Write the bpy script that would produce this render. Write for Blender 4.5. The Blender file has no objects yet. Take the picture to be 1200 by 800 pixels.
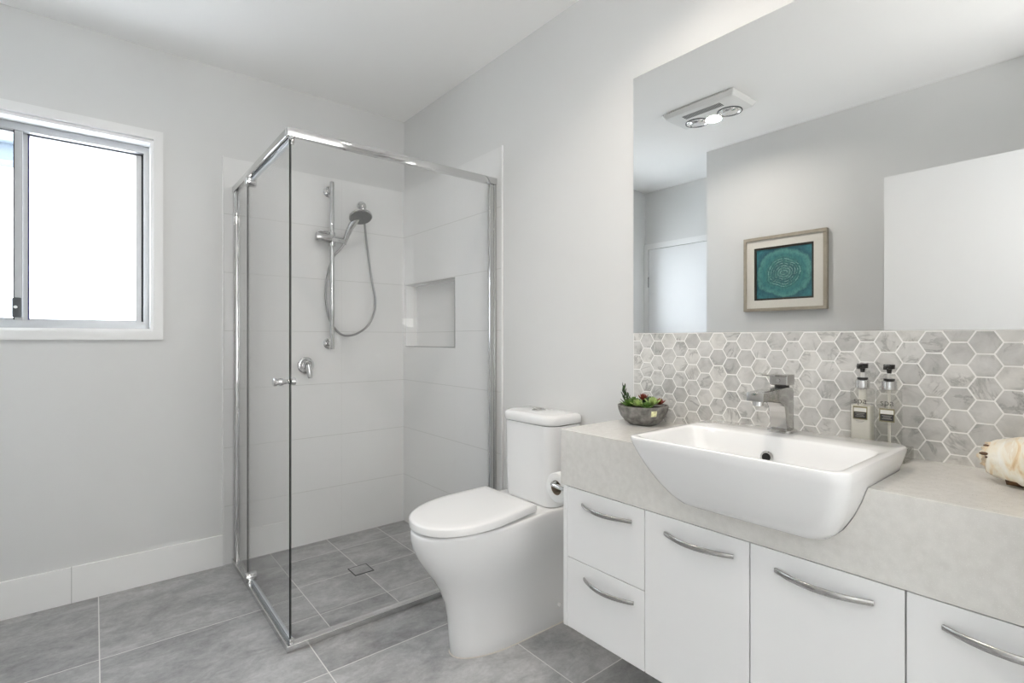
import bpy, bmesh, math, random
from mathutils import Vector, Matrix
R = math.radians
S = bpy.context.scene
COL = S.collection
random.seed(7)

# ------------------------------------------------------------------ camera
cam_d = bpy.data.cameras.new('camera')
cam = bpy.data.objects.new('camera', cam_d); COL.objects.link(cam)
cam.location = (-1.568, -3.032, 1.187)
cam.rotation_euler = (R(90), 0, R(50.729 - 90))
cam_d.sensor_width = 36.0
cam_d.lens = 598.7 / 1200 * 36
cam_d.shift_y = -3.4 / 1200
cam_d.clip_start = 0.01
S.camera = cam

# ------------------------------------------------------------------ view / world / lights
S.view_settings.view_transform = 'Standard'
S.view_settings.look = 'None'
S.view_settings.exposure = 0.06
S.view_settings.gamma = 1.0
S.view_settings.use_curve_mapping = False
S.cycles.max_bounces = 16
S.cycles.diffuse_bounces = 8
S.cycles.glossy_bounces = 8
S.cycles.transparent_max_bounces = 24
S.cycles.transmission_bounces = 8
S.cycles.sample_clamp_indirect = 6.0
S.cycles.caustics_reflective = False
S.cycles.caustics_refractive = False

W = bpy.data.worlds.new('world'); S.world = W; W.use_nodes = True
bg = W.node_tree.nodes['Background']
bg.inputs['Color'].default_value = (0.93, 0.965, 1.0, 1)
bg.inputs['Strength'].default_value = 15.5

YHALL = -4.7
def area(name, loc, rot, sx, sy, power, color=(1, 1, 1), portal=False, shape='RECTANGLE'):
    d = bpy.data.lights.new(name, 'AREA'); d.shape = shape; d.size = sx; d.size_y = sy
    d.energy = power; d.color = color
    o = bpy.data.objects.new(name, d); COL.objects.link(o); o.location = loc; o.rotation_euler = rot
    if portal: d.cycles.is_portal = True
    return o
area('window_portal', (-1.81, 0.2, 1.69), (R(-90), 0, 0), 1.0, 1.0, 1, portal=True)
# added fill light behind the camera and the lamp of the ceiling heater
area('hall_fill_light', (-1.15, YHALL + 0.06, 1.45), (R(90), 0, 0), 1.9, 1.7, 8.5, (1.0, 0.985, 0.96))
hl_ = area('heater_lamp_light', (-1.42, -1.368, 2.545), (0, 0, 0), 0.09, 0.09, 6.3, (1.0, 0.93, 0.84), shape='DISK')
hl_.data.spread = R(165)
DOWN = [(-0.55, -2.22)]
for dl_i, (dx_, dy_) in enumerate(DOWN):
    o_ = area('downlight_light', (dx_, dy_, 2.588), (0, 0, 0), 0.08, 0.08, 5.0, (1.0, 0.90, 0.78), shape='DISK'); o_.data.spread = R(130)
area('ceiling_fill_light', (-1.05, -3.70, 1.34), (R(180 - 22), 0, 0), 0.34, 0.34, 12, (1.0, 0.985, 0.96), shape='DISK')  # added unseen fill aimed up to brighten the ceiling

# ------------------------------------------------------------------ material helpers
class NT:
    def __init__(s, name):
        s.m = bpy.data.materials.new(name); s.m.use_nodes = True
        s.t = s.m.node_tree; s.b = s.t.nodes['Principled BSDF']; s.out = s.t.nodes['Material Output']
    def n(s, typ, **kw):
        nd = s.t.nodes.new(typ)
        for k, v in kw.items():
            if k in nd.inputs: s.put(nd.inputs[k], v)
            else: setattr(nd, k, v)
        return nd
    def put(s, inp, v):
        if isinstance(v, bpy.types.NodeSocket): s.t.links.new(v, inp)
        else: inp.default_value = v
    def math(s, op, a, b=0.0, c=0.0, clamp=False):
        nd = s.t.nodes.new('ShaderNodeMath'); nd.operation = op; nd.use_clamp = clamp
        s.put(nd.inputs[0], a); s.put(nd.inputs[1], b); s.put(nd.inputs[2], c)
        return nd.outputs[0]
    def mix(s, f, a, b):
        nd = s.t.nodes.new('ShaderNodeMix'); nd.data_type = 'RGBA'
        s.put(nd.inputs[0], f); s.put(nd.inputs[6], a); s.put(nd.inputs[7], b)
        return nd.outputs[2]
    def ramp(s, f, stops, interp='LINEAR'):
        nd = s.t.nodes.new('ShaderNodeValToRGB'); nd.color_ramp.interpolation = interp
        e = nd.color_ramp.elements
        while len(e) < len(stops): e.new(0.5)
        for i, (p, c) in enumerate(stops):
            e[i].position = p; e[i].color = c if len(c) == 4 else (*c, 1)
        s.put(nd.inputs[0], f); return nd.outputs[0]
    def coord(s, which='Object'):
        return s.t.nodes.new('ShaderNodeTexCoord').outputs[which]
    def xyz(s, v):
        nd = s.t.nodes.new('ShaderNodeSeparateXYZ'); s.put(nd.inputs[0], v); return nd.outputs
    def noise(s, v, scale, detail=4, rough=0.5, dist=0.0):
        nd = s.t.nodes.new('ShaderNodeTexNoise')
        s.put(nd.inputs['Vector'], v); nd.inputs['Scale'].default_value = scale
        nd.inputs['Detail'].default_value = detail; nd.inputs['Roughness'].default_value = rough
        nd.inputs['Distortion'].default_value = dist
        return nd.outputs[0]
    def mapping(s, v, scale=(1, 1, 1), rot=(0, 0, 0), loc=(0, 0, 0)):
        nd = s.t.nodes.new('ShaderNodeMapping'); s.put(nd.inputs[0], v)
        nd.inputs['Scale'].default_value = scale; nd.inputs['Rotation'].default_value = rot
        nd.inputs['Location'].default_value = loc
        return nd.outputs[0]
    def bump(s, h, strength=0.2, dist=0.002):
        nd = s.t.nodes.new('ShaderNodeBump'); nd.inputs['Strength'].default_value = strength
        nd.inputs['Distance'].default_value = dist; s.put(nd.inputs['Height'], h)
        s.t.links.new(nd.outputs[0], s.b.inputs['Normal'])
    def line(s, v, x0, pitch, half):
        """1 on lines at x0 + k*pitch"""
        f = s.math('ADD', s.math('DIVIDE', s.math('SUBTRACT', v, x0), pitch), 0.5)
        d = s.math('ABSOLUTE', s.math('SUBTRACT', s.math('FRACT', f), 0.5))
        return s.math('LESS_THAN', s.math('MULTIPLY', d, pitch), half)

def P(name, col, rough=0.5, metal=0.0, noise=0.0, nscale=8.0, coat=0.0, bump=0.0, bscale=60, spec=0.5, **kw):
    a = NT(name); b = a.b
    c = (*col, 1)
    if noise:
        f = a.noise(a.coord(), nscale, 4)
        lo = tuple(x * (1 - noise) for x in col) + (1,); hi = tuple(min(1, x * (1 + noise)) for x in col) + (1,)
        a.put(b.inputs['Base Color'], a.ramp(f, [(0.3, lo), (0.7, hi)]))
    else:
        b.inputs['Base Color'].default_value = c
    b.inputs['Roughness'].default_value = rough; b.inputs['Metallic'].default_value = metal
    b.inputs['Coat Weight'].default_value = coat; b.inputs['Coat Roughness'].default_value = 0.05
    b.inputs['Specular IOR Level'].default_value = spec
    if bump: a.bump(a.noise(a.coord(), bscale, 3), bump, 0.002)
    for k, v in kw.items(): b.inputs[k].default_value = v
    return a.m

def glass(name, tint=(0.97, 0.99, 0.98), frost=0.0, ior=1.5):
    """thin window-type glass: see-through with a fresnel reflection"""
    a = NT(name); t = a.t
    tr = a.n('ShaderNodeBsdfTransparent', Color=(*tint, 1))
    gl = a.n('ShaderNodeBsdfGlossy', Roughness=0.0)
    body = tr.outputs[0]
    if frost:
        tl = a.n('ShaderNodeBsdfTranslucent', Color=(0.95, 0.97, 1.0, 1))
        mm = a.n('ShaderNodeMixShader'); mm.inputs[0].default_value = frost
        t.links.new(tr.outputs[0], mm.inputs[1]); t.links.new(tl.outputs[0], mm.inputs[2]); body = mm.outputs[0]
    lw = a.n('ShaderNodeLayerWeight', Blend=0.5)          # Schlick reflectance of both faces
    f0 = ((ior - 1) / (ior + 1)) ** 2
    fr = a.math('ADD', f0, a.math('MULTIPLY', a.math('POWER', lw.outputs['Facing'], 5.0), 1 - f0))
    mx = a.n('ShaderNodeMixShader')
    t.links.new(fr, mx.inputs[0]); t.links.new(body, mx.inputs[1]); t.links.new(gl.outputs[0], mx.inputs[2])
    t.links.new(mx.outputs[0], a.out.inputs[0])
    return a.m

def emit(name, col, strength):
    a = NT(name); b = a.b
    b.inputs['Base Color'].default_value = (0.9, 0.9, 0.9, 1)
    b.inputs['Emission Color'].default_value = (*col, 1); b.inputs['Emission Strength'].default_value = strength
    return a.m

M = {}
M['wall'] = P('wall_paint', (0.72, 0.72, 0.712), 0.6, noise=0.012, nscale=1.5, bump=0.03, bscale=220, spec=0.3)
M['ceiling'] = P('ceiling_paint', (0.93, 0.925, 0.915), 0.75, noise=0.01, nscale=1.2, spec=0.2)
M['gloss_white'] = P('white_enamel_paint', (0.82, 0.82, 0.815), 0.35, noise=0.008, nscale=2)
M['door_white'] = P('white_door_paint', (0.78, 0.785, 0.79), 0.4, noise=0.01, nscale=2)
M['laminate'] = P('white_gloss_laminate', (0.84, 0.84, 0.84), 0.22, noise=0.006, nscale=3)
M['carcass'] = P('white_melamine', (0.80, 0.80, 0.80), 0.4, noise=0.006, nscale=3)
M['ceramic'] = P('white_vitreous_china', (0.86, 0.86, 0.86), 0.08, noise=0.004, nscale=4, coat=0.4)
M['seat'] = P('white_gloss_plastic', (0.85, 0.85, 0.85), 0.12, noise=0.004, nscale=4, coat=0.2)
M['chrome'] = P('polished_chrome', (0.66, 0.66, 0.66), 0.06, 1.0, noise=0.01)
M['chrome_satin'] = P('satin_chrome', (0.70, 0.70, 0.70), 0.22, 1.0, noise=0.02)
M['hose'] = P('ribbed_metal_hose', (0.36, 0.36, 0.36), 0.3, 0.85, noise=0.1, nscale=200)
M['nickel'] = P('brushed_nickel', (0.50, 0.495, 0.485), 0.24, 1.0, noise=0.03, nscale=40)
M['tapmetal'] = P('polished_tap_metal', (0.54, 0.53, 0.515), 0.16, 1.0, noise=0.02, nscale=20)
M['alu'] = P('natural_anodised_aluminium', (0.42, 0.43, 0.44), 0.42, 0.7, noise=0.03, nscale=20)
M['alu_dark'] = P('dark_gasket_and_gap', (0.02, 0.02, 0.025), 0.6, noise=0.1)
M['blue_edge'] = P('dark_blue_window_seal', (0.05, 0.05, 0.16), 0.6, noise=0.2, nscale=60)
M['lock_grey'] = P('charcoal_lock_plastic', (0.055, 0.06, 0.065), 0.45, noise=0.05)
M['black'] = P('black_plastic', (0.012, 0.012, 0.012), 0.3, noise=0.05)
M['glass'] = glass('clear_shower_glass', (1.0, 1.0, 1.0), ior=1.28)
M['glass_edge'] = P('dark_green_glass_edge', (0.006, 0.012, 0.011), 0.15, noise=0.1)
M['pane'] = glass('clear_window_glass', (0.96, 0.98, 0.99))
M['pane_frost'] = glass('obscure_window_glass', (0.96, 0.98, 1.0), frost=0.55)
M['seal'] = P('pale_plastic_door_seal', (0.62, 0.66, 0.70), 0.25, noise=0.02)
M['paper'] = P('toilet_paper', (0.86, 0.86, 0.85), 0.95, noise=0.02, bump=0.2, bscale=300, spec=0.1)
M['cardboard'] = P('brown_cardboard_core', (0.30, 0.24, 0.18), 0.9, noise=0.08)
M['dark_hole'] = P('dark_opening', (0.006, 0.006, 0.006), 0.5, noise=0.1)
M['frame_wood'] = P('champagne_picture_frame', (0.40, 0.355, 0.285), 0.4, 0.3, noise=0.08, nscale=30)
M['mat'] = P('ivory_mount_board', (0.74, 0.71, 0.65), 0.9, noise=0.02, nscale=80)
M['frame_dark'] = P('dark_frame_rebate', (0.03, 0.025, 0.018), 0.6, noise=0.1)
M['heater_white'] = P('white_heater_plastic', (0.80, 0.80, 0.79), 0.35, noise=0.01)
M['bulb_glow'] = emit('lit_lamp_diffuser', (1.0, 0.96, 0.9), 14.0)
M['ir_glass'] = P('clear_heat_lamp_glass', (0.85, 0.85, 0.85), 0.05, 0.85, noise=0.05, nscale=60)
M['fill_glow'] = emit('added_fill_glow', (1.0, 0.985, 0.96), 0.6)  # glow of the added fill panel in the hall
M['soil'] = P('dark_potting_soil', (0.012, 0.010, 0.008), 0.95, noise=0.3, nscale=150, bump=0.6, bscale=200)
M['succ_dark'] = P('dark_green_leaf', (0.035, 0.075, 0.022), 0.4, noise=0.35, nscale=60)
M['succ_green'] = P('mid_green_leaf', (0.10, 0.20, 0.035), 0.4, noise=0.35, nscale=60)
M['succ_pale'] = P('pale_green_leaf', (0.34, 0.45, 0.15), 0.45, noise=0.3, nscale=60)
M['succ_red'] = P('rust_red_leaf', (0.22, 0.035, 0.02), 0.45, noise=0.4, nscale=60)
M['sticker'] = P('cream_price_sticker', (0.85, 0.80, 0.50), 0.5, noise=0.25, nscale=120)
M['clear_plastic'] = glass('clear_plastic', (0.93, 0.93, 0.92), ior=1.33)
M['lotion'] = P('milky_white_lotion', (0.82, 0.80, 0.74), 0.4, noise=0.01)
M['ink'] = P('black_print', (0.02, 0.02, 0.02), 0.5, noise=0.05)
M['label_white'] = P('white_label_print', (0.78, 0.77, 0.74), 0.5, noise=0.03)
M['label_gold'] = P('olive_gold_label_foil', (0.26, 0.23, 0.13), 0.4, 0.3, noise=0.1, nscale=100)
M['label_grey'] = P('grey_label_print', (0.33, 0.32, 0.30), 0.5, noise=0.05)
M['mirror'] = P('silvered_mirror', (0.87, 0.875, 0.87), 0.0, 1.0)
M['mirror_edge'] = P('mirror_glass_edge', (0.22, 0.24, 0.23), 0.25, 0.3, noise=0.05)
M['render'] = P('white_rendered_wall', (0.85, 0.86, 0.88), 0.9, noise=0.03, nscale=3)
M['fascia'] = P('blue_grey_fascia_paint', (0.045, 0.06, 0.08), 0.6, noise=0.05)
M['carpet'] = P('grey_hall_carpet', (0.34, 0.33, 0.31), 0.95, noise=0.15, nscale=300, bump=0.4, bscale=400)
M['trim_metal'] = P('grey_tile_edge_trim', (0.42, 0.42, 0.42), 0.35, 0.6, noise=0.05)

def floor_mat():
    a = NT('charcoal_stone_floor_tiles'); co = a.coord(); x, y, z = a.xyz(co)
    gx = a.line(x, -1.553, 0.631, 0.0019); gy = a.line(y, -0.604, 0.609, 0.0019)
    g = a.math('MAXIMUM', gx, gy)
    stone(a, co, x, y, -1.553, 0.631, -0.604, 0.609, g)
    return a.m
def stone(a, co, x, y, x0, px, y0, py, g):
    ix = a.math('FLOOR', a.math('DIVIDE', a.math('SUBTRACT', x, x0), px))
    iy = a.math('FLOOR', a.math('DIVIDE', a.math('SUBTRACT', y, y0), py))
    cv = a.n('ShaderNodeCombineXYZ', X=ix, Y=iy)
    wn = a.n('ShaderNodeTexWhiteNoise', Vector=cv.outputs[0])
    off = a.n('ShaderNodeVectorMath', operation='SCALE'); a.put(off.inputs[0], wn.outputs['Color']); off.inputs['Scale'].default_value = 7.0
    vv = a.n('ShaderNodeVectorMath', operation='ADD'); a.put(vv.inputs[0], co); a.put(vv.inputs[1], off.outputs[0])
    m1 = a.mapping(vv.outputs[0], (1.5, 2.2, 1), (0, 0, R(22)))
    n1 = a.noise(m1, 2.2, 8, 0.66, 0.5)
    n2 = a.noise(a.mapping(vv.outputs[0], (1, 1.7, 1), (0, 0, R(-24))), 8.0, 7, 0.7, 0.9)
    n3 = a.noise(vv.outputs[0], 60, 5, 0.75)
    f = a.math('ADD', a.math('MULTIPLY', n1, 0.50), a.math('MULTIPLY', n2, 0.40))
    f = a.math('ADD', f, a.math('MULTIPLY', n3, 0.20))
    f = a.math('ADD', f, a.math('MULTIPLY', a.math('SUBTRACT', wn.outputs['Value'], 1.0), 0.06))
    c = a.ramp(f, [(0.34, (0.19, 0.189, 0.190)), (0.50, (0.345, 0.344, 0.346)), (0.60, (0.46, 0.459, 0.461)), (0.70, (0.60, 0.598, 0.60))])
    c = a.mix(g, c, (0.74, 0.73, 0.71, 1))
    a.put(a.b.inputs['Base Color'], c)
    a.put(a.b.inputs['Roughness'], a.math('ADD', 0.36, a.math('MULTIPLY', n2, 0.2)))
    h = a.math('SUBTRACT', a.math('MULTIPLY', f, 0.6), a.math('MULTIPLY', g, 0.6))
    a.bump(h, 0.25, 0.003)
M['floor'] = floor_mat()
def shower_floor_mat():
    a = NT('charcoal_stone_shower_tiles'); co = a.coord(); x, y, z = a.xyz(co)
    left = a.math('LESS_THAN', x, -0.818)
    gx = a.line(x, -0.818, 0.311, 0.0016)
    gy = a.math('MULTIPLY', a.line(y, -0.202, 0.305, 0.0016), a.math('SUBTRACT', 1.0, left))
    gl = a.math('MAXIMUM', a.line(y, -0.598, 5.0, 0.0016), a.line(y, -0.81, 5.0, 0.0016))
    g = a.math('MAXIMUM', gx, a.math('MAXIMUM', gy, a.math('MULTIPLY', gl, left)))
    stone(a, co, x, y, -0.818, 0.311, -0.202, 0.305, g)
    return a.m
M['shower_floor'] = shower_floor_mat()
def walltile(name, axis, joint0):
    a = NT(name); co = a.coord(); o = a.xyz(co)
    g = a.math('MAXIMUM', a.line(o[2], 0.0, 0.307, 0.0014), a.math('MULTIPLY', a.line(o[axis], joint0, 1.2, 0.0009), 0.45))
    c = a.ramp(a.noise(co, 1.5, 3), [(0.3, (0.825, 0.825, 0.818)), (0.7, (0.845, 0.845, 0.838))])
    a.put(a.b.inputs['Base Color'], a.mix(g, c, (0.66, 0.66, 0.64, 1)))
    a.b.inputs['Roughness'].default_value = 0.10
    a.bump(a.math('SUBTRACT', a.math('MULTIPLY', a.noise(co, 3, 2), 0.3), g), 0.15, 0.002)
    return a.m
M['tile_a'] = walltile('white_gloss_wall_tile', 0, -0.417)
M['tile_b'] = walltile('white_gloss_wall_tile_beside', 1, -0.615)
def skirt_mat(axis):
    a = NT('white_skirting_tile'); co = a.coord(); o = a.xyz(co)
    g = a.line(o[axis], -1.647, 0.6, 0.0012)
    a.put(a.b.inputs['Base Color'], a.mix(g, (0.91, 0.91, 0.90, 1), (0.55, 0.55, 0.54, 1)))
    a.b.inputs['Roughness'].default_value = 0.3
    a.bump(a.math('SUBTRACT', a.math('MULTIPLY', a.noise(co, 4, 2), 0.2), g), 0.1, 0.002)
    return a.m
M['skirt_x'] = skirt_mat(0); M['skirt_y'] = skirt_mat(1)
def marble_mat():
    a = NT('honed_marble_hexagon'); co = a.coord()
    at = a.n('ShaderNodeAttribute'); at.attribute_name = 'tile_rand'; r = at.outputs['Fac']
    off = a.n('ShaderNodeCombineXYZ', X=a.math('MULTIPLY', r, 37.0), Y=a.math('MULTIPLY', r, 71.0), Z=a.math('MULTIPLY', r, 13.0))
    v = a.n('ShaderNodeVectorMath', operation='ADD'); a.put(v.inputs[0], co); a.put(v.inputs[1], off.outputs[0])
    rot = a.n('ShaderNodeVectorRotate', rotation_type='X_AXIS', Angle=a.math('MULTIPLY', r, 6.28)); a.put(rot.inputs['Vector'], v.outputs[0])
    vv = rot.outputs[0]
    cloud = a.noise(vv, 22, 5, 0.6, 0.6)
    base = a.ramp(cloud, [(0.30, (0.49, 0.482, 0.466)), (0.50, (0.63, 0.621, 0.602)), (0.70, (0.72, 0.71, 0.69))])
    vein = a.math('ABSOLUTE', a.math('SUBTRACT', a.noise(a.mapping(vv, (1, 1, 2.2)), 11, 6, 0.6, 0.8), 0.5))
    vf = a.ramp(vein, [(0.0, (1, 1, 1)), (0.045, (0, 0, 0))])
    mask = a.ramp(a.noise(vv, 16, 2), [(0.46, (0, 0, 0)), (0.58, (1, 1, 1))])
    vfm = a.math('MULTIPLY', a.math('MULTIPLY', vf, mask), 0.6)
    c = a.mix(vfm, base, (0.20, 0.195, 0.19, 1))
    dk = a.ramp(a.math('FRACT', a.math('MULTIPLY', r, 9.17)), [(0.0, (0.80, 0.80, 0.80)), (0.4, (0.95, 0.95, 0.95)), (1.0, (1.06, 1.055, 1.04))])
    mul = a.t.nodes.new('ShaderNodeMix'); mul.data_type = 'RGBA'; mul.blend_type = 'MULTIPLY'; mul.inputs[0].default_value = 1
    a.put(mul.inputs[6], c); a.put(mul.inputs[7], dk)
    a.put(a.b.inputs['Base Color'], mul.outputs[2]); a.b.inputs['Roughness'].default_value = 0.32
    return a.m
M['marble'] = marble_mat()
M['grout'] = P('white_tile_grout', (0.93, 0.92, 0.90), 0.85, noise=0.01, nscale=60)
def quartz_mat():
    a = NT('speckled_quartz_stone'); co = a.coord()
    vo = a.n('ShaderNodeTexVoronoi'); a.put(vo.inputs['Vector'], co); vo.inputs['Scale'].default_value = 260
    sp = a.math('LESS_THAN', vo.outputs['Distance'], 0.20)
    pick = a.math('GREATER_THAN', a.xyz(vo.outputs['Color'])[0], 0.80)
    vo2 = a.n('ShaderNodeTexVoronoi'); a.put(vo2.inputs['Vector'], co); vo2.inputs['Scale'].default_value = 420
    sp2 = a.math('MULTIPLY', a.math('LESS_THAN', vo2.outputs['Distance'], 0.3), a.math('GREATER_THAN', a.xyz(vo2.outputs['Color'])[1], 0.55))
    base = a.ramp(a.noise(co, 60, 3), [(0.3, (0.66, 0.645, 0.615)), (0.7, (0.72, 0.705, 0.675))])
    c = a.mix(a.math('MULTIPLY', sp2, 0.5), base, (0.78, 0.77, 0.74, 1))
    c = a.mix(a.math('MULTIPLY', a.math('MULTIPLY', sp, pick), 0.75), c, (0.26, 0.25, 0.235, 1))
    a.put(a.b.inputs['Base Color'], c); a.b.inputs['Roughness'].default_value = 0.22
    return a.m
M['quartz'] = quartz_mat()
M['concrete'] = P('rough_grey_concrete', (0.20, 0.192, 0.18), 0.9, noise=0.45, nscale=55, bump=0.5, bscale=120)
def shell_mat():
    a = NT('cream_and_tan_shell'); co = a.coord()
    w = a.noise(a.mapping(co, (1, 3.0, 1)), 16, 5, 0.6, 0.8)
    w2 = a.noise(a.mapping(co, (1, 7.0, 1)), 9, 3, 0.5, 0.4)
    c = a.ramp(w, [(0.28, (0.55, 0.36, 0.18)), (0.38, (0.74, 0.60, 0.40)), (0.48, (0.82, 0.76, 0.63)), (0.66, (0.86, 0.84, 0.77))])
    c = a.mix(a.math('MULTIPLY', a.math('GREATER_THAN', w2, 0.62), 0.22), c, (0.55, 0.36, 0.16, 1))
    a.put(a.b.inputs['Base Color'], c); a.b.inputs['Roughness'].default_value = 0.4
    a.bump(w, 0.3, 0.003)
    return a.m
M['shell'] = shell_mat()
M['shell_tan'] = P('tan_brown_shell_crown', (0.64, 0.52, 0.37), 0.5, noise=0.4, nscale=70, bump=0.6, bscale=130)
M['shell_dark'] = P('brown_shell_opening', (0.13, 0.065, 0.025), 0.5, noise=0.4, nscale=50)
def art_mat():
    a = NT('teal_ring_abstract'); co = a.coord(); x, y, z = a.xyz(co)
    # local: y across, z up, centred on the canvas
    wob = a.math('MULTIPLY', a.math('SUBTRACT', a.noise(co, 9, 4), 0.5), 0.05)
    yy = a.math('ADD', y, wob); zz = a.math('SUBTRACT', z, a.math('MULTIPLY', wob, 0.7))
    r = a.math('SQRT', a.math('ADD', a.math('MULTIPLY', yy, yy), a.math('MULTIPLY', a.math('MULTIPLY', zz, zz), 1.15)))
    n = a.noise(co, 26, 5, 0.65)
    c = a.ramp(a.math('ADD', a.math('MULTIPLY', r, 4.15), a.math('MULTIPLY', a.math('SUBTRACT', n, 0.5), 0.22)),
        [(0.0, (0.075, 0.20, 0.19)), (0.12, (0.09, 0.23, 0.21)), (0.25, (0.04, 0.14, 0.145)), (0.40, (0.055, 0.20, 0.185)), (0.56, (0.045, 0.19, 0.20)), (0.69, (0.10, 0.29, 0.26)), (0.76, (0.025, 0.11, 0.14)), (0.92, (0.045, 0.19, 0.22))])
    brush = a.noise(a.mapping(co, (1, 1.6, 1), (R(35), 0, 0)), 34, 6, 0.7, 0.6)
    mulb = a.t.nodes.new('ShaderNodeMix'); mulb.data_type = 'RGBA'; mulb.blend_type = 'MULTIPLY'; mulb.inputs[0].default_value = 0.75
    a.put(mulb.inputs[6], c); a.put(mulb.inputs[7], a.ramp(brush, [(0.34, (0.45, 0.55, 0.62)), (0.52, (1, 1, 1)), (0.68, (1.25, 1.2, 1.1))]))
    c = mulb.outputs[2]
    rings = a.math('ABSOLUTE', a.math('SUBTRACT', a.math('FRACT', a.math('MULTIPLY', r, 60)), 0.5))
    inr = a.math('MULTIPLY', a.math('LESS_THAN', r, 0.105), a.math('GREATER_THAN', a.noise(co, 55, 4), 0.50))
    dark = a.math('MULTIPLY', a.math('LESS_THAN', rings, 0.16), a.math('LESS_THAN', r, 0.12))
    c = a.mix(a.math('MULTIPLY', dark, 0.45), c, (0.008, 0.06, 0.06, 1))
    lite = a.math('MULTIPLY', a.math('GREATER_THAN', rings, 0.40), inr)
    c = a.mix(a.math('MULTIPLY', lite, 0.6), c, (0.42, 0.60, 0.54, 1))
    spk = a.math('MULTIPLY', a.math('GREATER_THAN', a.noise(co, 170, 2), 0.66), a.math('LESS_THAN', r, 0.11))
    c = a.mix(a.math('MULTIPLY', spk, 0.55), c, (0.6, 0.72, 0.68, 1))
    a.put(a.b.inputs['Base Color'], c); a.b.inputs['Roughness'].default_value = 0.45
    a.bump(n, 0.3, 0.002)
    return a.m
M['art'] = art_mat()

# ------------------------------------------------------------------ mesh helpers
WL = {}
def _finish(me, smooth):
    if smooth:
        me.polygons.foreach_set('use_smooth', [True] * len(me.polygons))
        me.set_sharp_from_angle(angle=R(smooth if smooth is not True else 38))
def obj(name, bm, mats, parent=None, smooth=False, origin=None):
    """link one mesh object; bm is in world coordinates"""
    if not isinstance(mats, (list, tuple)): mats = [mats]
    if parent is not None:
        org = WL[parent] if origin is None else Vector(origin)
    else:
        org = Vector(origin) if origin is not None else Vector((0, 0, 0))
    bmesh.ops.translate(bm, verts=bm.verts, vec=-org)
    bmesh.ops.recalc_face_normals(bm, faces=bm.faces)
    me = bpy.data.meshes.new(name); bm.to_mesh(me); bm.free()
    for m in mats: me.materials.append(m)
    _finish(me, smooth)
    o = bpy.data.objects.new(name, me); COL.objects.link(o)
    if parent is not None:
        o.parent = parent; o.location = org - WL[parent]
    else:
        o.location = org
    WL[o] = org.copy()
    return o
def thing(name, label, cat, loc, group=None):
    o = bpy.data.objects.new(name, None); COL.objects.link(o); o.location = loc
    o.empty_display_size = 0.05
    o['label'] = label; o['category'] = cat
    if group: o['group'] = group
    WL[o] = Vector(loc); return o
def tag(o, label, cat, group=None):
    o['label'] = label; o['category'] = cat
    if group: o['group'] = group
    return o
def struct(name, bm, mats, parent=None, smooth=False):
    o = obj(name, bm, mats, parent, smooth)
    if parent is None: o['kind'] = 'structure'
    return o
def struct_root(name, loc):
    o = bpy.data.objects.new(name, None); COL.objects.link(o); o.location = loc; o['kind'] = 'structure'
    o.empty_display_size = 0.05
    WL[o] = Vector(loc); return o
def box(x0, x1, y0, y1, z0, z1, bev=0.0, seg=2, bm=None):
    b2 = bmesh.new()
    r = bmesh.ops.create_cube(b2, size=1)
    for v in b2.verts:
        v.co = Vector(((x0 + x1) / 2 + v.co.x * abs(x1 - x0), (y0 + y1) / 2 + v.co.y * abs(y1 - y0), (z0 + z1) / 2 + v.co.z * abs(z1 - z0)))
    if bev: bmesh.ops.bevel(b2, geom=list(b2.edges), offset=bev, segments=seg, profile=0.5, affect='EDGES')
    if bm is None: return b2
    return merge(bm, b2)
def merge(a, b, mat=None):
    me = bpy.data.meshes.new('t'); b.to_mesh(me); b.free()
    n = len(a.faces); a.from_mesh(me); bpy.data.meshes.remove(me)
    if mat is not None:
        a.faces.ensure_lookup_table()
        for f in a.faces[n:]: f.material_index = mat
    return a
def loft(rings, cap0=True, cap1=True, closed=True):
    bm = bmesh.new(); vs = [[bm.verts.new(p) for p in r] for r in rings]
    n = len(rings[0])
    for i in range(len(rings) - 1):
        for j in range(n if closed else n - 1):
            k = (j + 1) % n
            bm.faces.new((vs[i][j], vs[i][k], vs[i + 1][k], vs[i + 1][j]))
    if cap0: bm.faces.new(vs[0][::-1])
    if cap1: bm.faces.new(vs[-1])
    return bm
def frame_of(d):
    d = Vector(d).normalized(); up = Vector((0, 0, 1)) if abs(d.z) < 0.9 else Vector((1, 0, 0))
    a = d.cross(up).normalized(); b = d.cross(a).normalized(); return d, a, b
def lathe(base, axis, prof, n=32, cap=True):
    """prof = [(distance along axis, radius)]"""
    d, a, b = frame_of(axis); base = Vector(base)
    rings = [[base + d * t + (a * math.cos(2 * math.pi * k / n) + b * math.sin(2 * math.pi * k / n)) * max(r, 1e-5) for k in range(n)] for t, r in prof]
    return loft(rings, cap, cap)
def cyl(p0, p1, r, r2=None, n=28, bev=0.0):
    p0 = Vector(p0); p1 = Vector(p1); L = (p1 - p0).length; r2 = r if r2 is None else r2
    if bev: prof = [(0, r - bev), (bev * .3, r - bev * .3), (bev, r), (L - bev, r2), (L - bev * .3, r2 - bev * .3), (L, r2 - bev)]
    else: prof = [(0, r), (L, r2)]
    return lathe(p0, p1 - p0, prof, n)
def spline(pts, n=8):
    pts = [Vector(p) for p in pts]; out = []
    P0 = [pts[0] * 2 - pts[1]] + pts + [pts[-1] * 2 - pts[-2]]
    for i in range(1, len(P0) - 2):
        a, b, c, d = P0[i - 1:i + 3]
        for k in range(n):
            t = k / n
            out.append(0.5 * ((2 * b) + (c - a) * t + (2 * a - 5 * b + 4 * c - d) * t * t + (3 * b - a - 3 * c + d) * t ** 3))
    out.append(pts[-1]); return out
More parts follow.
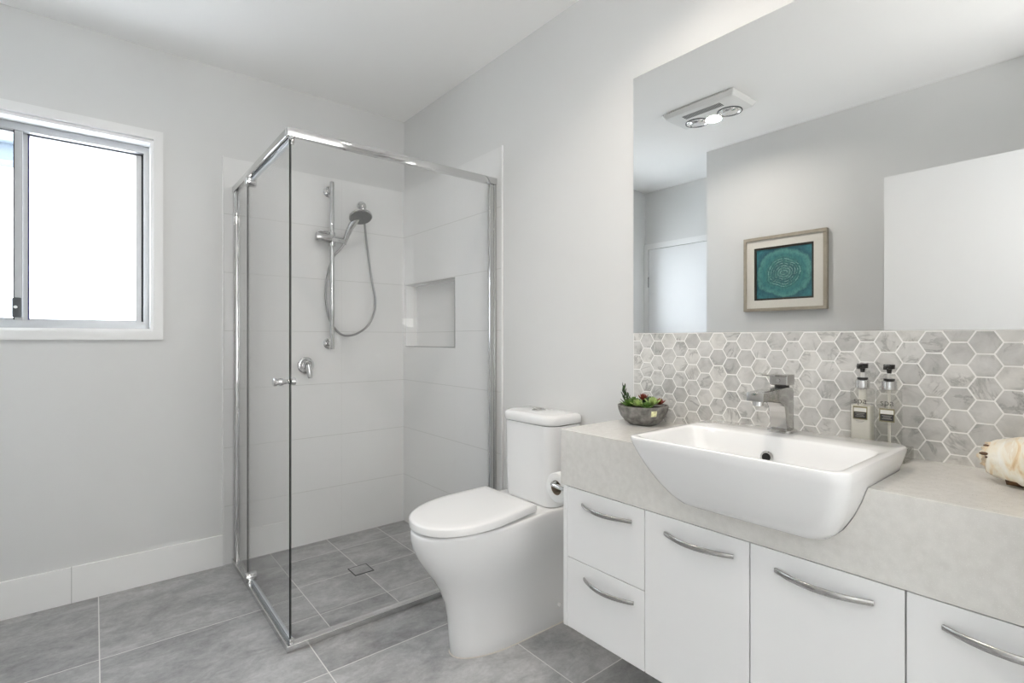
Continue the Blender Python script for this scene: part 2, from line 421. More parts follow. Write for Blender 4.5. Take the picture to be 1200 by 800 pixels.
def tube(pts, r, n=12):
    pts = [Vector(p) for p in pts]; rings = []; a = None
    for i, p in enumerate(pts):
        d = (pts[min(i + 1, len(pts) - 1)] - pts[max(i - 1, 0)]).normalized()
        if a is None: _, a, _ = frame_of(d)
        a = (a - d * a.dot(d)).normalized(); b = d.cross(a)
        rr = r[i] if isinstance(r, (list, tuple)) else r
        rings.append([p + (a * math.cos(2 * math.pi * k / n) + b * math.sin(2 * math.pi * k / n)) * rr for k in range(n)])
    return loft(rings)
def rrect(x0, x1, y0, y1, z, r, n=6):
    """rounded rectangle ring in the xy plane; r = radius or 4 radii for corners (x1y1, x0y1, x0y0, x1y0)"""
    if not isinstance(r, (list, tuple)): r = [r] * 4
    out = []
    for (cx, sx, cy, sy, a0, rr) in ((x1, -1, y1, -1, 0, r[0]), (x0, 1, y1, -1, 90, r[1]), (x0, 1, y0, 1, 180, r[2]), (x1, -1, y0, 1, 270, r[3])):
        for k in range(n + 1):
            a = R(a0 + 90 * k / n)
            out.append(Vector((cx + sx * rr + rr * math.cos(a), cy + sy * rr + rr * math.sin(a), z)))
    return out
def wallbox(u, v, holes, make):
    """rectangle u x v minus holes [(u0,u1,v0,v1)] made of boxes through make(bm,u0,u1,v0,v1)"""
    us = sorted({u[0], u[1], *[h[0] for h in holes], *[h[1] for h in holes]})
    vs = sorted({v[0], v[1], *[h[2] for h in holes], *[h[3] for h in holes]})
    bm = bmesh.new()
    for i in range(len(us) - 1):
        for j in range(len(vs) - 1):
            cu = (us[i] + us[i + 1]) / 2; cv = (vs[j] + vs[j + 1]) / 2
            if any(h[0] < cu < h[1] and h[2] < cv < h[3] for h in holes): continue
            make(bm, us[i], us[i + 1], vs[j], vs[j + 1])
    bmesh.ops.remove_doubles(bm, verts=bm.verts, dist=1e-5)
    # drop the inner faces two boxes share
    seen = {}
    for f in bm.faces: seen.setdefault(tuple(round(c, 4) for c in f.calc_center_median()), []).append(f)
    bmesh.ops.delete(bm, geom=[f for l in seen.values() if len(l) > 1 for f in l], context='FACES')
    return bm

# ------------------------------------------------------------------ room shell
CEIL = 2.60
XD, XE, YD, YF, YH = -2.035, -2.60, -0.97, -3.0, -4.7      # alcove, front wall, hall end
WIN = (-2.27, -1.357, 1.234, 2.136)
NICHE = (-0.615, -0.04, 1.139, 1.527)
struct('floor', box(-2.75, 0.12, -3.09, 0.12, -0.06, 0.0), M['floor'])
struct('floor_shower', box(-0.992, -0.006, -0.992, -0.006, -0.002, 0.0025), M['shower_floor'])
struct('floor_hall', box(-2.75, 0.62, YH - .1, -3.09, -0.06, 0.0), M['carpet'])
struct('ceiling', box(-2.75, 0.12, -3.09, 0.12, CEIL, CEIL + 0.06), M['ceiling'])
struct('ceiling_hall', box(-2.75, 0.62, YH - .1, -3.09, CEIL, CEIL + 0.06), M['ceiling'])
struct('wall_back', wallbox((-2.70, 0.1), (0, CEIL), [(WIN[0] - .012, WIN[1] + .012, WIN[2] - .012, WIN[3] + .012)], lambda b, a, c, d, e: box(a, c, 0, 0.12, d, e, bm=b)), M['wall'])
struct('wall_right', wallbox((YF - 0.09, 0.0), (0, CEIL), [(NICHE[0] - .003, NICHE[1] + .003, NICHE[2] - .003, NICHE[3] + .003)], lambda b, a, c, d, e: box(0, 0.1, a, c, d, e, bm=b)), M['wall'])
struct('wall_alcove', box(XE - 0.1, XE, YD - 0.09, 0, 0, CEIL), M['wall'])
struct('wall_return', box(XE, XD - 0.09, YD - 0.09, YD, 0, CEIL), M['wall'])
struct('wall_left', box(XD - 0.09, XD, YF, YD, 0, CEIL), M['wall'])
DOORW = (-1.70, -0.50, -0.01, CEIL + 0.01)  # doorway made wide and full height to let the added hall fill in
struct('wall_front', wallbox((-2.2, 0.0), (0, CEIL), [DOORW], lambda b, a, c, d, e: box(a, c, YF - 0.09, YF, d, e, bm=b)), M['wall'])
struct('wall_hall', wallbox((-2.75, 0.62), (0, CEIL), [], lambda b, a, c, d, e: box(a, c, YH - 0.1, YH, d, e, bm=b)), M['wall'])
struct('wall_hall_left', box(-2.75, -2.65, YH, YF - 0.09, 0, CEIL), M['wall'])
struct('wall_hall_right', box(0.52, 0.62, YH, YF - 0.09, 0, CEIL), M['wall'])

# skirting tiles
struct('baseboard_back', box(XE, -1.047, -0.010, 0, 0, 0.162, 0.002), M['skirt_x'])
struct('baseboard_right', box(-0.010, 0, -1.84, -1.047, 0, 0.162, 0.002), M['skirt_y'])
struct('baseboard_left', box(XD, XD + 0.010, YF, YD - 0.0, 0, 0.162, 0.002), M['skirt_y'])
struct('baseboard_return', box(XE, XD, YD, YD + 0.010, 0, 0.162, 0.002), M['skirt_x'])
struct('baseboard_front', box(-0.455, -0.010, YF, YF + 0.010, 0, 0.162, 0.002), M['skirt_x'])

# shower wall tiling, with the niche
struct('trim_1', box(-1.045, 0, -0.006, 0, 0, 2.14, 0.001), M['tile_a'])
struct('trim_2', wallbox((-1.043, -0.006), (0, 2.14), [(NICHE[0] - .003, NICHE[1] + .003, NICHE[2] - .003, NICHE[3] + .003)], lambda b, a, c, d, e: box(-0.006, 0, a, c, d, e, bm=b)), M['tile_b'])
nb = bmesh.new(); y0, y1, z0, z1 = NICHE; dx = 0.075
box(dx, dx + .006, y0, y1, z0, z1, bm=nb); box(-.006, dx, y0 - .004, y0, z0, z1, bm=nb); box(-.006, dx, y1, y1 + .004, z0, z1, bm=nb)
box(-.006, dx, y0, y1, z0 - .004, z0, bm=nb); box(-.006, dx, y0, y1, z1, z1 + .004, bm=nb)
struct('trim_3', nb, M['tile_b'])
nf = bmesh.new(); e = 0.004
box(-.0085, -.004, y0 - e, y1 + e, z0 - e, z0, bm=nf); box(-.0085, -.004, y0 - e, y1 + e, z1, z1 + e, bm=nf); box(-.0085, -.004, y0 - e, y0, z0, z1, bm=nf)
struct('trim_4', nf, M['trim_metal'])
struct('trim_5', box(-0.010, 0.0, -1.047, -1.040, 0, 2.142, 0.001), M['gloss_white'])
struct('trim_6', box(-1.049, -1.042, -0.010, 0.0, 0, 2.142, 0.001), M['gloss_white'])

# hexagon marble splashback
def hex_splash():
    y_l, y_r, z_b, z_t = -1.842, YF, 0.890, 1.207
    pv, pc = 0.0527, 0.04567; Rr = pv / math.sqrt(3)
    bm = bmesh.new(); lay = bm.faces.layers.float.new('tile_rand')
    xg, xt = -0.0079, -0.0085
    yc0 = -1.9017
    cols = range(-3, 28)
    def clip(poly):
        for (ax, val, sgn) in (('y', y_l, -1), ('y', y_r, 1), ('z', z_b, 1), ('z', z_t, -1)):
            i = 0 if ax == 'y' else 1; out = []
            for k in range(len(poly)):
                p, q = poly[k], poly[(k + 1) % len(poly)]
                ip = (p[i] - val) * sgn >= -1e-9; iq = (q[i] - val) * sgn >= -1e-9
                if ip: out.append(p)
                if ip != iq:
                    t = (val - p[i]) / (q[i] - p[i]); out.append((p[0] + (q[0] - p[0]) * t, p[1] + (q[1] - p[1]) * t))
            poly = out
            if len(poly) < 3: return []
        o = [poly[0]]
        for p in poly[1:]:
            if abs(p[0] - o[-1][0]) + abs(p[1] - o[-1][1]) > 1e-6: o.append(p)
        if len(o) > 2 and abs(o[0][0] - o[-1][0]) + abs(o[0][1] - o[-1][1]) < 1e-6: o.pop()
        return o
    def inset(poly, d):
        n = len(poly); area = sum(poly[i][0] * poly[(i + 1) % n][1] - poly[(i + 1) % n][0] * poly[i][1] for i in range(n))
        s = 1 if area > 0 else -1; out = []
        for i in range(n):
            a, b, c = poly[i - 1], poly[i], poly[(i + 1) % n]
            e1 = Vector((b[0] - a[0], b[1] - a[1])).normalized(); e2 = Vector((c[0] - b[0], c[1] - b[1])).normalized()
            n1 = Vector((-e1.y, e1.x)) * s; n2 = Vector((-e2.y, e2.x)) * s
            den = 1 + n1.dot(n2)
            m = (n1 + n2) / max(den, 0.25)
            out.append((b[0] + m.x * d, b[1] + m.y * d))
        return out
    for c in cols:
        yc = yc0 - c * pc
        for k in range(-2, 10):
            zc = 1.205 - pv / 2 - k * pv + (pv / 2 if c % 2 else 0)
            hx = [(yc + Rr * math.cos(R(60 * i)), zc + Rr * math.sin(R(60 * i))) for i in range(6)]
            poly = clip(hx)
            if len(poly) < 3: continue
            A = abs(sum(poly[i][0] * poly[(i + 1) % len(poly)][1] - poly[(i + 1) % len(poly)][0] * poly[i][1] for i in range(len(poly)))) / 2
            r = random.random()
            if A < 0.00008:
                f = bm.faces.new([bm.verts.new((xg, *p)) for p in poly]); f.material_index = 1; continue
            p1 = inset(poly, 0.0016); p2 = inset(poly, 0.0022)
            v0 = [bm.verts.new((xg, *p)) for p in poly]; v1 = [bm.verts.new((xg, *p)) for p in p1]
            v1b = [bm.verts.new((xt + 0.0002, *p)) for p in p1]; v2 = [bm.verts.new((xt, *p)) for p in p2]
            n = len(poly)
            for i in range(n):
                j = (i + 1) % n
                f = bm.faces.new((v0[i], v0[j], v1[j], v1[i])); f.material_index = 1
                for a, b in ((v1, v1b), (v1b, v2)):
                    f = bm.faces.new((a[i], a[j], b[j], b[i])); f[lay] = r
            f = bm.faces.new(v2); f[lay] = r
    bmesh.ops.remove_doubles(bm, verts=bm.verts, dist=2e-5)
    # side edges of the panel
    for (ya, yb, za, zb) in ((y_l - .0015, y_l, z_b, z_t), (y_r, y_l, z_t - .001, z_t)):
        merge(bm, box(-0.0085, 0, ya, yb, za, zb), 1)
    return bm
struct('trim_7', hex_splash(), [M['marble'], M['grout']])

# ------------------------------------------------------------------ window
w = struct_root('window_1', (-1.81, 0, 1.18))
xa, xb, za, zb = WIN
ar = bmesh.new()          # architrave
o = (-2.320, -1.307, 1.182, 2.194); i_ = (-2.282, -1.345, 1.2205, 2.152)
for (a, b, c, d) in ((o[0], o[1], i_[3], o[3]), (o[0], o[1], o[2], i_[2]), (o[0], i_[0], i_[2], i_[3]), (i_[1], o[1], i_[2], i_[3])):
    box(a, b, -0.018, 0, c, d, bm=ar)
obj('architrave', ar, M['gloss_white'], w)
lin = wallbox((xa - .013, xb + .013), (za - .013, zb + .013), [WIN], lambda b, a, c, d, e: box(a, c, -0.004, 0.10, d, e, bm=b))
obj('reveal_lining', lin, M['gloss_white'], w)
fy0, fy1 = 0.075, 0.145
fr = wallbox((xa, xb), (za, zb), [(xa + .022, xb - .022, za + .036, zb - .034)], lambda b, a, c, d, e: box(a, c, fy0, fy1, d, e, bm=b))
obj('window_frame', fr, M['alu'], w)
tr = box(-2.2, xb - .022, 0.098, 0.112, za + .03, zb - .03); 
gz0, gz1 = za + .036, zb - .034
def sash(x0, x1, y0, y1, stl, str_, rail, mat):
    s = wallbox((x0, x1), (gz0 - .004, gz1 + .004), [(x0 + stl, x1 - str_, gz0 + rail, gz1 - rail)], lambda b, a, c, d, e: box(a, c, y0, y1, d, e, bm=b))
    so = obj('sash', s, M['alu'], w)
    obj('pane', box(x0 + stl * .5, x1 - str_ * .5, (y0 + y1) / 2 - .002, (y0 + y1) / 2 + .002, gz0 + .001, gz1 - .001), mat, so)
    return so
s_in = sash(-2.25, -1.813, 0.082, 0.102, 0.028, 0.027, 0.006, M['pane'])
s_out = sash(-1.822, -1.386, 0.114, 0.136, 0.025, 0.022, 0.006, M['pane_frost'])
gk = bmesh.new()
box(-1.8425, -1.8385, .0815, .0985, gz0, gz1, bm=gk); box(-2.222, -1.840, .0815, .0985, gz0 + .0045, gz0 + .0085, bm=gk); box(-2.222, -1.840, .0815, .0985, gz1 - .0085, gz1 - .0045, bm=gk)
obj('gasket', gk, M['alu_dark'], s_in)
obj('seal_gap_strip', box(-1.7985, -1.793, .1135, .126, gz0, gz1), M['blue_edge'], s_out)
obj('seal_gap_strip', box(-1.3855, -1.3795, .120, .140, gz0, gz1), M['alu_dark'], w)  # black strip standing for the dark track gap beside the sash
obj('seal_gap_strip', box(-1.80, -1.3795, .110, .116, gz1 - .004, gz1), M['alu_dark'], w)
lk = box(-1.846, -1.814, 0.062, 0.083, 1.279, 1.367, 0.006, 3)
lo = obj('window_lock', lk, M['lock_grey'], w, 40)
obj('keyhole', cyl((-1.834, 0.0625, 1.325), (-1.834, 0.060, 1.325), 0.0065, n=20), M['gloss_white'], lo, 40)

# ------------------------------------------------------------------ doors
def hinge(root, x, y, z, vertical_axis_r=0.006):
    obj('hinge', cyl((x, y, z - .05), (x, y, z + .05), vertical_axis_r, n=14), M['chrome_satin'], root, 40)
d1 = struct_root('door_1', (-1.679, YF + 0.01, 0))
leaf = obj('door_leaf', box(-1.698, -1.660, YF + 0.01, -2.19, 0.008, 2.035, 0.0015), M['door_white'], d1)
for z in (0.25, 1.05, 1.85): hinge(d1, -1.654, YF + 0.016, z)
jm = bmesh.new()
box(-1.70, -1.684, YF - .09, YF, 0, CEIL, bm=jm); box(-.516, -.50, YF - .09, YF, 0, CEIL, bm=jm)
obj('door_jamb', jm, M['gloss_white'], d1)
a1 = bmesh.new()
box(-.516, -.46, YF, YF + .016, 0, CEIL, bm=a1); box(-1.75, -1.70, YF, YF + .016, 0, CEIL, bm=a1)
obj('architrave', a1, M['gloss_white'], d1)
d2 = struct_root('door_2', (XE, -0.42, 0))
obj('door_leaf', box(XE, XE + .014, -0.87, -0.052, 0.008, 2.036, 0.0015), M['door_white'], d2)
a2 = bmesh.new()
box(XE, XE + .020, -0.046, -0.002, 0, 2.095, bm=a2); box(XE, XE + .020, -.93, -.046, 2.042, 2.095, bm=a2); box(XE, XE + .020, -.93, -.876, 0, 2.042, bm=a2)
obj('architrave', a2, M['gloss_white'], d2)
for z in (0.25, 1.73): hinge(d2, XE + .018, -0.050, z)

# ------------------------------------------------------------------ shower screen
sh = thing('shower_screen', 'chrome framed clear glass corner shower screen standing on the grey tiled floor', 'shower', (-0.5, -0.5, 0))
def glassbox(x0, x1, y0, y1, z0, z1, thin):
    bm = box(x0, x1, y0, y1, z0, z1); bm.faces.ensure_lookup_table()
    for f in bm.faces:
        n = f.normal
        f.material_index = 0 if abs(n[thin]) > 0.9 else 1
    return bm
GM = [M['glass'], M['glass_edge']]
ZT = 1.956
# top rail: two lengths
obj('top_rail', box(-1.004, 0, -1.004, -0.976, ZT, 1.990, 0.004), M['chrome'], sh, 40)
obj('top_rail', box(-1.004, -0.976, -0.976, 0, ZT, 1.990, 0.004), M['chrome'], sh, 40)
obj('sill', box(-1.006, 0, -1.006, -0.970, 0, 0.026, 0.002), M['chrome_satin'], sh)
obj('sill', box(-1.006, -0.970, -0.970, 0, 0, 0.026, 0.002), M['chrome_satin'], sh)
obj('wall_channel', box(-0.022, -0.006, -1.002, -0.978, 0.026, ZT, 0.003), M['chrome'], sh, 40)
obj('jamb_profile', box(-0.048, -0.022, -1.0, -0.980, 0.026, ZT, 0.004), M['chrome'], sh, 40)
obj('wall_channel', box(-1.002, -0.978, -0.036, -0.006, 0.026, ZT, 0.004), M['chrome'], sh, 40)
obj('jamb_profile', box(-1.0, -0.980, -0.075, -0.036, 0.026, ZT, 0.004), M['chrome'], sh, 40)
obj('front_panel', glassbox(-0.9865, -0.04, -0.993, -0.987, 0.022, 1.962, 1), GM, sh)
obj('inline_panel', glassbox(-0.993, -0.987, -0.293, -0.065, 0.022, 1.962, 0), GM, sh)
door = obj('door', glassbox(-0.993, -0.987, -0.9868, -0.300, 0.040, 1.948, 0), GM, sh)
kn = lathe((-0.993, -0.945, 1.020), (-1, 0, 0), [(0, .010), (.006, .010), (.010, .013), (.020, .015), (.026, .013), (.030, .0125), (.036, .0155), (.046, .0155), (.048, .013)], 24)
obj('knob', kn, M['chrome'], door, 40)
kn = lathe((-0.987, -0.945, 1.020), (1, 0, 0), [(0, .010), (.006, .010), (.010, .0125), (.020, .0145), (.028, .0145), (.030, .012)], 24)
obj('knob', kn, M['chrome'], door, 40)
for z0, z1 in ((1.915, 1.958), (0.026, 0.070)):
    hb = bmesh.new(); zc = (z0 + z1) / 2
    merge(hb, cyl((-1.012, -0.345, zc), (-0.966, -0.345, zc), 0.0235, bev=.003))
    merge(hb, box(-1.004, -0.974, -0.372, -0.318, zc + (.0 if z0 > 1 else -.022), zc + (.022 if z0 > 1 else 0), .002))
    obj('pivot', hb, M['chrome'], door, 40)
obj('door_seal', box(-0.992, -0.978, -0.975, -0.345, 0.027, 0.041, .003), M['seal'], door)
obj('door_seal', box(-0.989, -0.975, -0.975, -0.345, 1.938, 1.952, .003), M['seal'], door)
obj('corner_bracket', box(-0.992, -0.972, -0.986, -0.972, 1.930, 1.957, .003), M['chrome'], sh, 40)
obj('corner_bracket', box(-0.990, -0.974, -0.985, -0.974, 0.026, 0.040, .003), M['chrome'], sh, 40)

# floor drain
dr = thing('floor_drain', 'square tile-insert floor drain in the middle of the shower floor', 'drain', (-0.51, -0.514, 0.0025))
df = wallbox((-0.560, -0.460), (-0.564, -0.464), [(-0.556, -0.464, -0.560, -0.468)], lambda b, a, c, d, e: box(a, c, d, e, 0.0025, 0.0045, bm=b))
obj('drain_slot', df, M['dark_hole'], dr)
obj('drain_insert', box(-0.555, -0.465, -0.559, -0.469, 0.0025, 0.0050, 0.0006), M['shower_floor'], dr)

# ------------------------------------------------------------------ hand shower on its rail
hs = thing('hand_shower', 'chrome hand shower on a vertical sliding rail with looping hose on white tiles', 'shower head', (-0.495, -0.006, 1.13))
xr, yr = -0.495, -0.062
obj('rail', cyl((xr, yr, 1.125), (xr, yr, 2.10), 0.0125, bev=.003), M['chrome'], hs, 40)
for z in (2.052, 1.158):
    fb = bmesh.new()
    merge(fb, lathe((xr, -0.006, z), (0, -1, 0), [(0, .032), (.006, .032), (.010, .028), (.011, .016), (.05, .014)], 32))
    obj('bracket', fb, M['chrome'], hs, 40)
sl = bmesh.new()
merge(sl, lathe((-0.590, -0.066, 1.772), (1, -.02, -.06), [(0, .018), (.002, .024), (.010, .0265), (.085, .0265), (.092, .020), (.13, .018), (.165, .017), (.170, .012)], 28))
merge(sl, cyl((xr, yr, 1.725), (xr, yr, 1.805), 0.019, bev=.002))
merge(sl, box(-0.578, -0.520, -0.075, -0.058, 1.800, 1.808, .002))
obj('slider', sl, M['chrome'], hs, 40)
hc = Vector((-0.372, -0.185, 1.890)); hn = Vector((-0.05, -0.45, -0.89)).normalized()
hh = bmesh.new()
merge(hh, tube(spline([(-0.424, -0.066, 1.742), (-0.420, -0.078, 1.775), (-0.402, -0.115, 1.845), tuple(hc - hn * .022)], 8), [.011] * 4 + [.014] * 4 + [.016] * 4 + [.018] * 4 + [.020] * 4 + [.020] * 4 + [.017], 16))
merge(hh, lathe(hc - hn * .026, hn, [(0, .012), (.004, .032), (.012, .058), (.020, .066), (.027, .066), (.029, .062)], 40))
hd = obj('head', hh, M['chrome'], hs, 40)
a_ = bmesh.new(); merge(a_, lathe(hc + hn * .0031, hn, [(0, .061), (.002, .060)], 40))
dd, aa, bb = frame_of(hn)
for ring, cnt in ((.018, 8), (.034, 14), (.050, 20)):
    for k in range(cnt):
        p = hc + hn * .005 + (aa * math.cos(2 * math.pi * k / cnt) + bb * math.sin(2 * math.pi * k / cnt)) * ring
        merge(a_, cyl(p, p + hn * .002, .0028, n=8))
obj('spray_face', a_, P('grey_spray_face', (0.25, 0.25, 0.25), 0.4, 0.3, noise=0.1, nscale=90), hd, 40)
wo = bmesh.new()
merge(wo, lathe((-0.292, -0.006, 2.002), (0, -1, 0), [(0, .030), (.005, .030), (.012, .026), (.020, .020), (.03, .016), (.034, .010)], 28))
merge(wo, cyl((-0.292, -0.030, 2.000), (-0.292, -0.030, 1.955), .010, bev=.002))
obj('wall_outlet', wo, M['chrome'], hs, 40)
hp = [(-0.292, -0.030, 1.96), (-0.285, -0.034, 1.90), (-0.275, -0.040, 1.78), (-0.245, -0.045, 1.56), (-0.222, -0.045, 1.44), (-0.225, -0.045, 1.355), (-0.265, -0.045, 1.270), (-0.335, -0.042, 1.218), (-0.405, -0.038, 1.205), (-0.455, -0.034, 1.232), (-0.497, -0.030, 1.30), (-0.520, -0.030, 1.42), (-0.512, -0.032, 1.55), (-0.482, -0.040, 1.66), (-0.444, -0.056, 1.715), (-0.424, -0.066, 1.744)]
obj('hose', tube(spline(hp, 7), 0.0062, 12), M['hose'], hs, True)

mx = thing('shower_mixer', 'round chrome shower mixer with lever below the sliding rail', 'tap', (-0.628, -0.006, 1.034))
obj('wall_plate', lathe((-0.628, -0.006, 1.034), (0, -1, 0), [(0, .046), (.006, .046), (.010, .042), (.011, .034), (.026, .030), (.032, .026), (.033, .02)], 36), M['chrome'], mx, 40)
lv = bmesh.new()
merge(lv, lathe((-0.628, -0.036, 1.036), (0, -1, 0), [(0, .020), (.004, .024), (.022, .024), (.026, .020)], 28))
merge(lv, tube([(-0.627, -0.052, 1.036), (-0.624, -0.060, 1.005), (-0.622, -0.068, 0.968), (-.622, -.069, .962)], [.020, .016, .013, .009], 14))
obj('lever', lv, M['chrome'], mx, 40)

# ------------------------------------------------------------------ toilet
TY = -1.405
tl = thing('toilet', 'white back-to-wall toilet with closed lid between shower and vanity', 'toilet', (-0.30, TY, 0))
def dshape(xf, xb, w, z, xs, wb=None, n=26, p=2.15, yc=TY):
    """plan outline: straight sides from the back, super-elliptic nose"""
    wb = w if wb is None else wb
    out = []
    m = 7
    for k in range(m): t = k / m; out.append(Vector((xb + (xs - xb) * t, yc - (wb + (w - wb) * t), z)))
    for k in range(n + 1):
        a = -math.pi / 2 + math.pi * k / n
        c, s = math.cos(a), math.sin(a)
        out.append(Vector((xs - (xs - xf) * abs(c) ** (2 / p), yc + w * math.copysign(abs(s) ** (2 / p), s), z)))
    for k in range(1, m + 1): t = k / m; out.append(Vector((xs + (xb - xs) * t, yc + (w + (wb - w) * t), z)))
    return out
secs = [(0.000, -.528, .098, -.27, .100), (0.006, -.531, .101, -.27, .103), (0.05, -.534, .103, -.28, .106), (0.14, -.541, .108, -.29, .112), (0.20, -.553, .115, -.30, .116),
        (0.255, -.576, .127, -.31, .120), (0.30, -.604, .142, -.32, .125), (0.345, -.637, .158, -.33, .135), (0.39, -.664, .171, -.34, .150), (0.43, -.680, .178, -.35, .165), (0.46, -.686, .180, -.35, .172), (0.478, -.686, .181, -.35, .173), (0.4865, -.684, .179, -.35, .171), (0.4895, -.680, .175, -.35, .167), (0.490, -.670, .168, -.35, .158)]
def rise(ring, z):
    q = .020 * max(0.0, min(1.0, (z - .36) / .11))
    for v in ring: v.z += q * min((v.x + .683) / .43, 1.05)
    return ring
obj('pan', loft([rise(dshape(xf, -0.004, w_, z, xs, wb), z) for z, xf, w_, xs, wb in secs]), M['ceramic'], tl, 50)
def tilt(ring, q=.022):
    for v in ring: v.z += q * (v.x + .683) / .43
    return ring
obj('seat', loft([tilt(dshape(-.660 + q, -.266 - q, .156 - q, z, -.44, .146 - q), .020) for z, q in ((.4908, .004), (.4915, .001), (.494, .001), (.4950, .004))]), M['seat'], tl, 50)
lp = [(.4982, .004), (.4988, .001), (.500, -.001), (.522, -.001), (.5255, .001), (.528, .005), (.5295, .012), (.531, .04)]
obj('lid', loft([tilt(dshape(-.684 + q, -.250 - q, .181 - q, z, -.44, .162 - q, p=2.2)) for z, q in lp]), M['seat'], tl, 50)
obj('hinge', cyl((-.243, TY - .10, .518), (-.243, TY + .10, .518), .009), M['seat'], tl, 40)
CY0, CY1 = -1.578, -1.262
cs = []
for z, t in ((.5105, .014), (.514, .008), (.53, .005), (.60, .003), (.80, .001), (.836, .001)):
    cs.append(rrect(-.182 + t, -.012, CY0 + t, CY1 - t, z, [.006, .05, .05, .006], 8))
obj('cistern', loft(cs), M['ceramic'], tl, 50)
cl = []
for z, t in ((.8385, .003), (.840, -.001), (.846, -.003), (.866, -.003), (.873, 0), (.878, .006), (.880, .016)):
    cl.append(rrect(-.186 + t, -.010 - max(t, 0), CY0 + t, CY1 - t, z, [.006, .054, .054, .006], 8))
obj('cistern_lid', loft(cl), M['ceramic'], tl, 50)
fb = obj('flush_button', lathe((-.088, -1.405, .880), (0, 0, 1), [(0, .031), (.003, .031), (.005, .028), (.005, .026)], 32), M['chrome'], tl, 40)
for s in (-1, 1):
    hb = bmesh.new(); pts = [(math.cos(R(a)) * .0235, math.sin(R(a)) * .0235) for a in range(-84, 85, 12)]
    hb = loft([[Vector((-.088 + s * (.001 + px_ * (1 if True else 0)), -1.405 + py_, z)) for px_, py_ in pts] for z in (.8845, .887, .8875)])
    obj('button_half', hb, M['nickel'], fb, 40)
obj('bolt_cap', lathe((-.075, TY - .110, .085), (0, -1, 0), [(0, .010), (.006, .010), (.010, .006)], 16), M['seat'], tl, 40)
obj('base_sealant', loft([dshape(-.533, -0.004, .1035, z, -.27, .1055) for z in (0.0, .002)]), P('beige_silicone', (0.70, 0.66, 0.60), 0.5, noise=0.1), tl)

# toilet roll holder on the side of the vanity, and its roll
th = thing('toilet_roll_holder', 'chrome toilet roll holder fixed to the side of the vanity', 'toilet roll holder', (-0.345, -1.853, 0.683))
hb = bmesh.new(); HX, HZ, HY = -0.345, 0.684, -1.752
merge(hb, lathe((HX, -1.853, HZ), (0, 1, 0), [(0, .022), (.005, .022), (.008, .019)], 28))
merge(hb, tube(spline([(HX, -1.846, HZ - .006), (HX, HY - .012, HZ), (HX + .006, HY - .003, HZ), (HX + .014, HY, HZ), (HX + .135, HY, HZ)], 5), .0072, 14))
obj('holder_arm', hb, M['chrome'], th, 40)
tr_ = thing('toilet_roll', 'white toilet paper roll hanging on the chrome holder beside the vanity', 'toilet paper', (HX + .07, HY, HZ - .055))
ring = lambda x, r: [Vector((x, HY + r * math.cos(2 * math.pi * k / 40), HZ - .0165 + r * math.sin(2 * math.pi * k / 40))) for k in range(40)]
obj('paper', loft([ring(HX + .022, .0255), ring(HX + .022, .049), ring(HX + .024, .051), ring(HX + .118, .051), ring(HX + .120, .049), ring(HX + .120, .0255), ring(HX + .022, .0255)], False, False), M['paper'], tr_, 50)
obj('core', loft([ring(HX + .022, .0240), ring(HX + .0225, .0253), ring(HX + .1195, .0253), ring(HX + .1195, .0240), ring(HX + .022, .0240)], False, False), M['cardboard'], tr_, 50)

# ------------------------------------------------------------------ vanity
FX = -0.388
vc = thing('vanity_cabinet', 'white wall-hung vanity cabinet with two drawers and three doors', 'cabinet', (-0.19, -2.42, 0.262))
cb = wallbox((-2.995, -1.853), (0.262, 0.714), [], lambda b, a, c, d, e: box(-0.366, -.002, a, c, d, e, bm=b))
obj('carcass', cb, M['carcass'], vc)
obj('end_panel', box(FX, -0.366, -1.869, -1.853, 0.262, 0.714, .001), M['laminate'], vc)
def handle(par, ya, yb, z):
    n = 22; rings = []
    for k in range(n + 1):
        t = k / n; y = ya + (yb - ya) * t
        bow = math.sin(math.pi * t); x = FX - .0015 - .027 * bow ** 0.85
        hz = .0052 + .0016 * bow; hx = .0032
        d = Vector((-.027 * math.pi * math.cos(math.pi * t), (yb - ya), 0)).normalized(); nn = Vector((d.y, -d.x, 0))
        nn = nn if nn.x < 0 else -nn
        c = Vector((x, y, z))
        rings.append([c + nn * hx * math.copysign(abs(math.cos(a)) ** .6, math.cos(a)) + Vector((0, 0, hz * math.copysign(abs(math.sin(a)) ** .6, math.sin(a)))) for a in [2 * math.pi * q / 12 for q in range(12)]])
    obj('handle', loft(rings), M['nickel'], par, 50)
g = .0014
def front(name, ya, yb, z0, z1, ha, hb_, hz):
    o = obj(name, box(FX, FX + .018, yb + g, ya - g, z0 + g, z1 - g, .0012), M['laminate'], vc)
    handle(o, ha, hb_, hz)
front('drawer', -1.869, -2.169, .487, .714, -1.936, -2.126, .668)
front('drawer', -1.869, -2.169, .262, .487, -1.944, -2.133, .440)
front('door', -2.169, -2.462, .262, .714, -2.234, -2.424, .668)
front('door', -2.462, -2.757, .262, .714, -2.520, -2.706, .670)
front('door', -2.757, -2.995, .262, .714, -2.812, -2.985, .670)

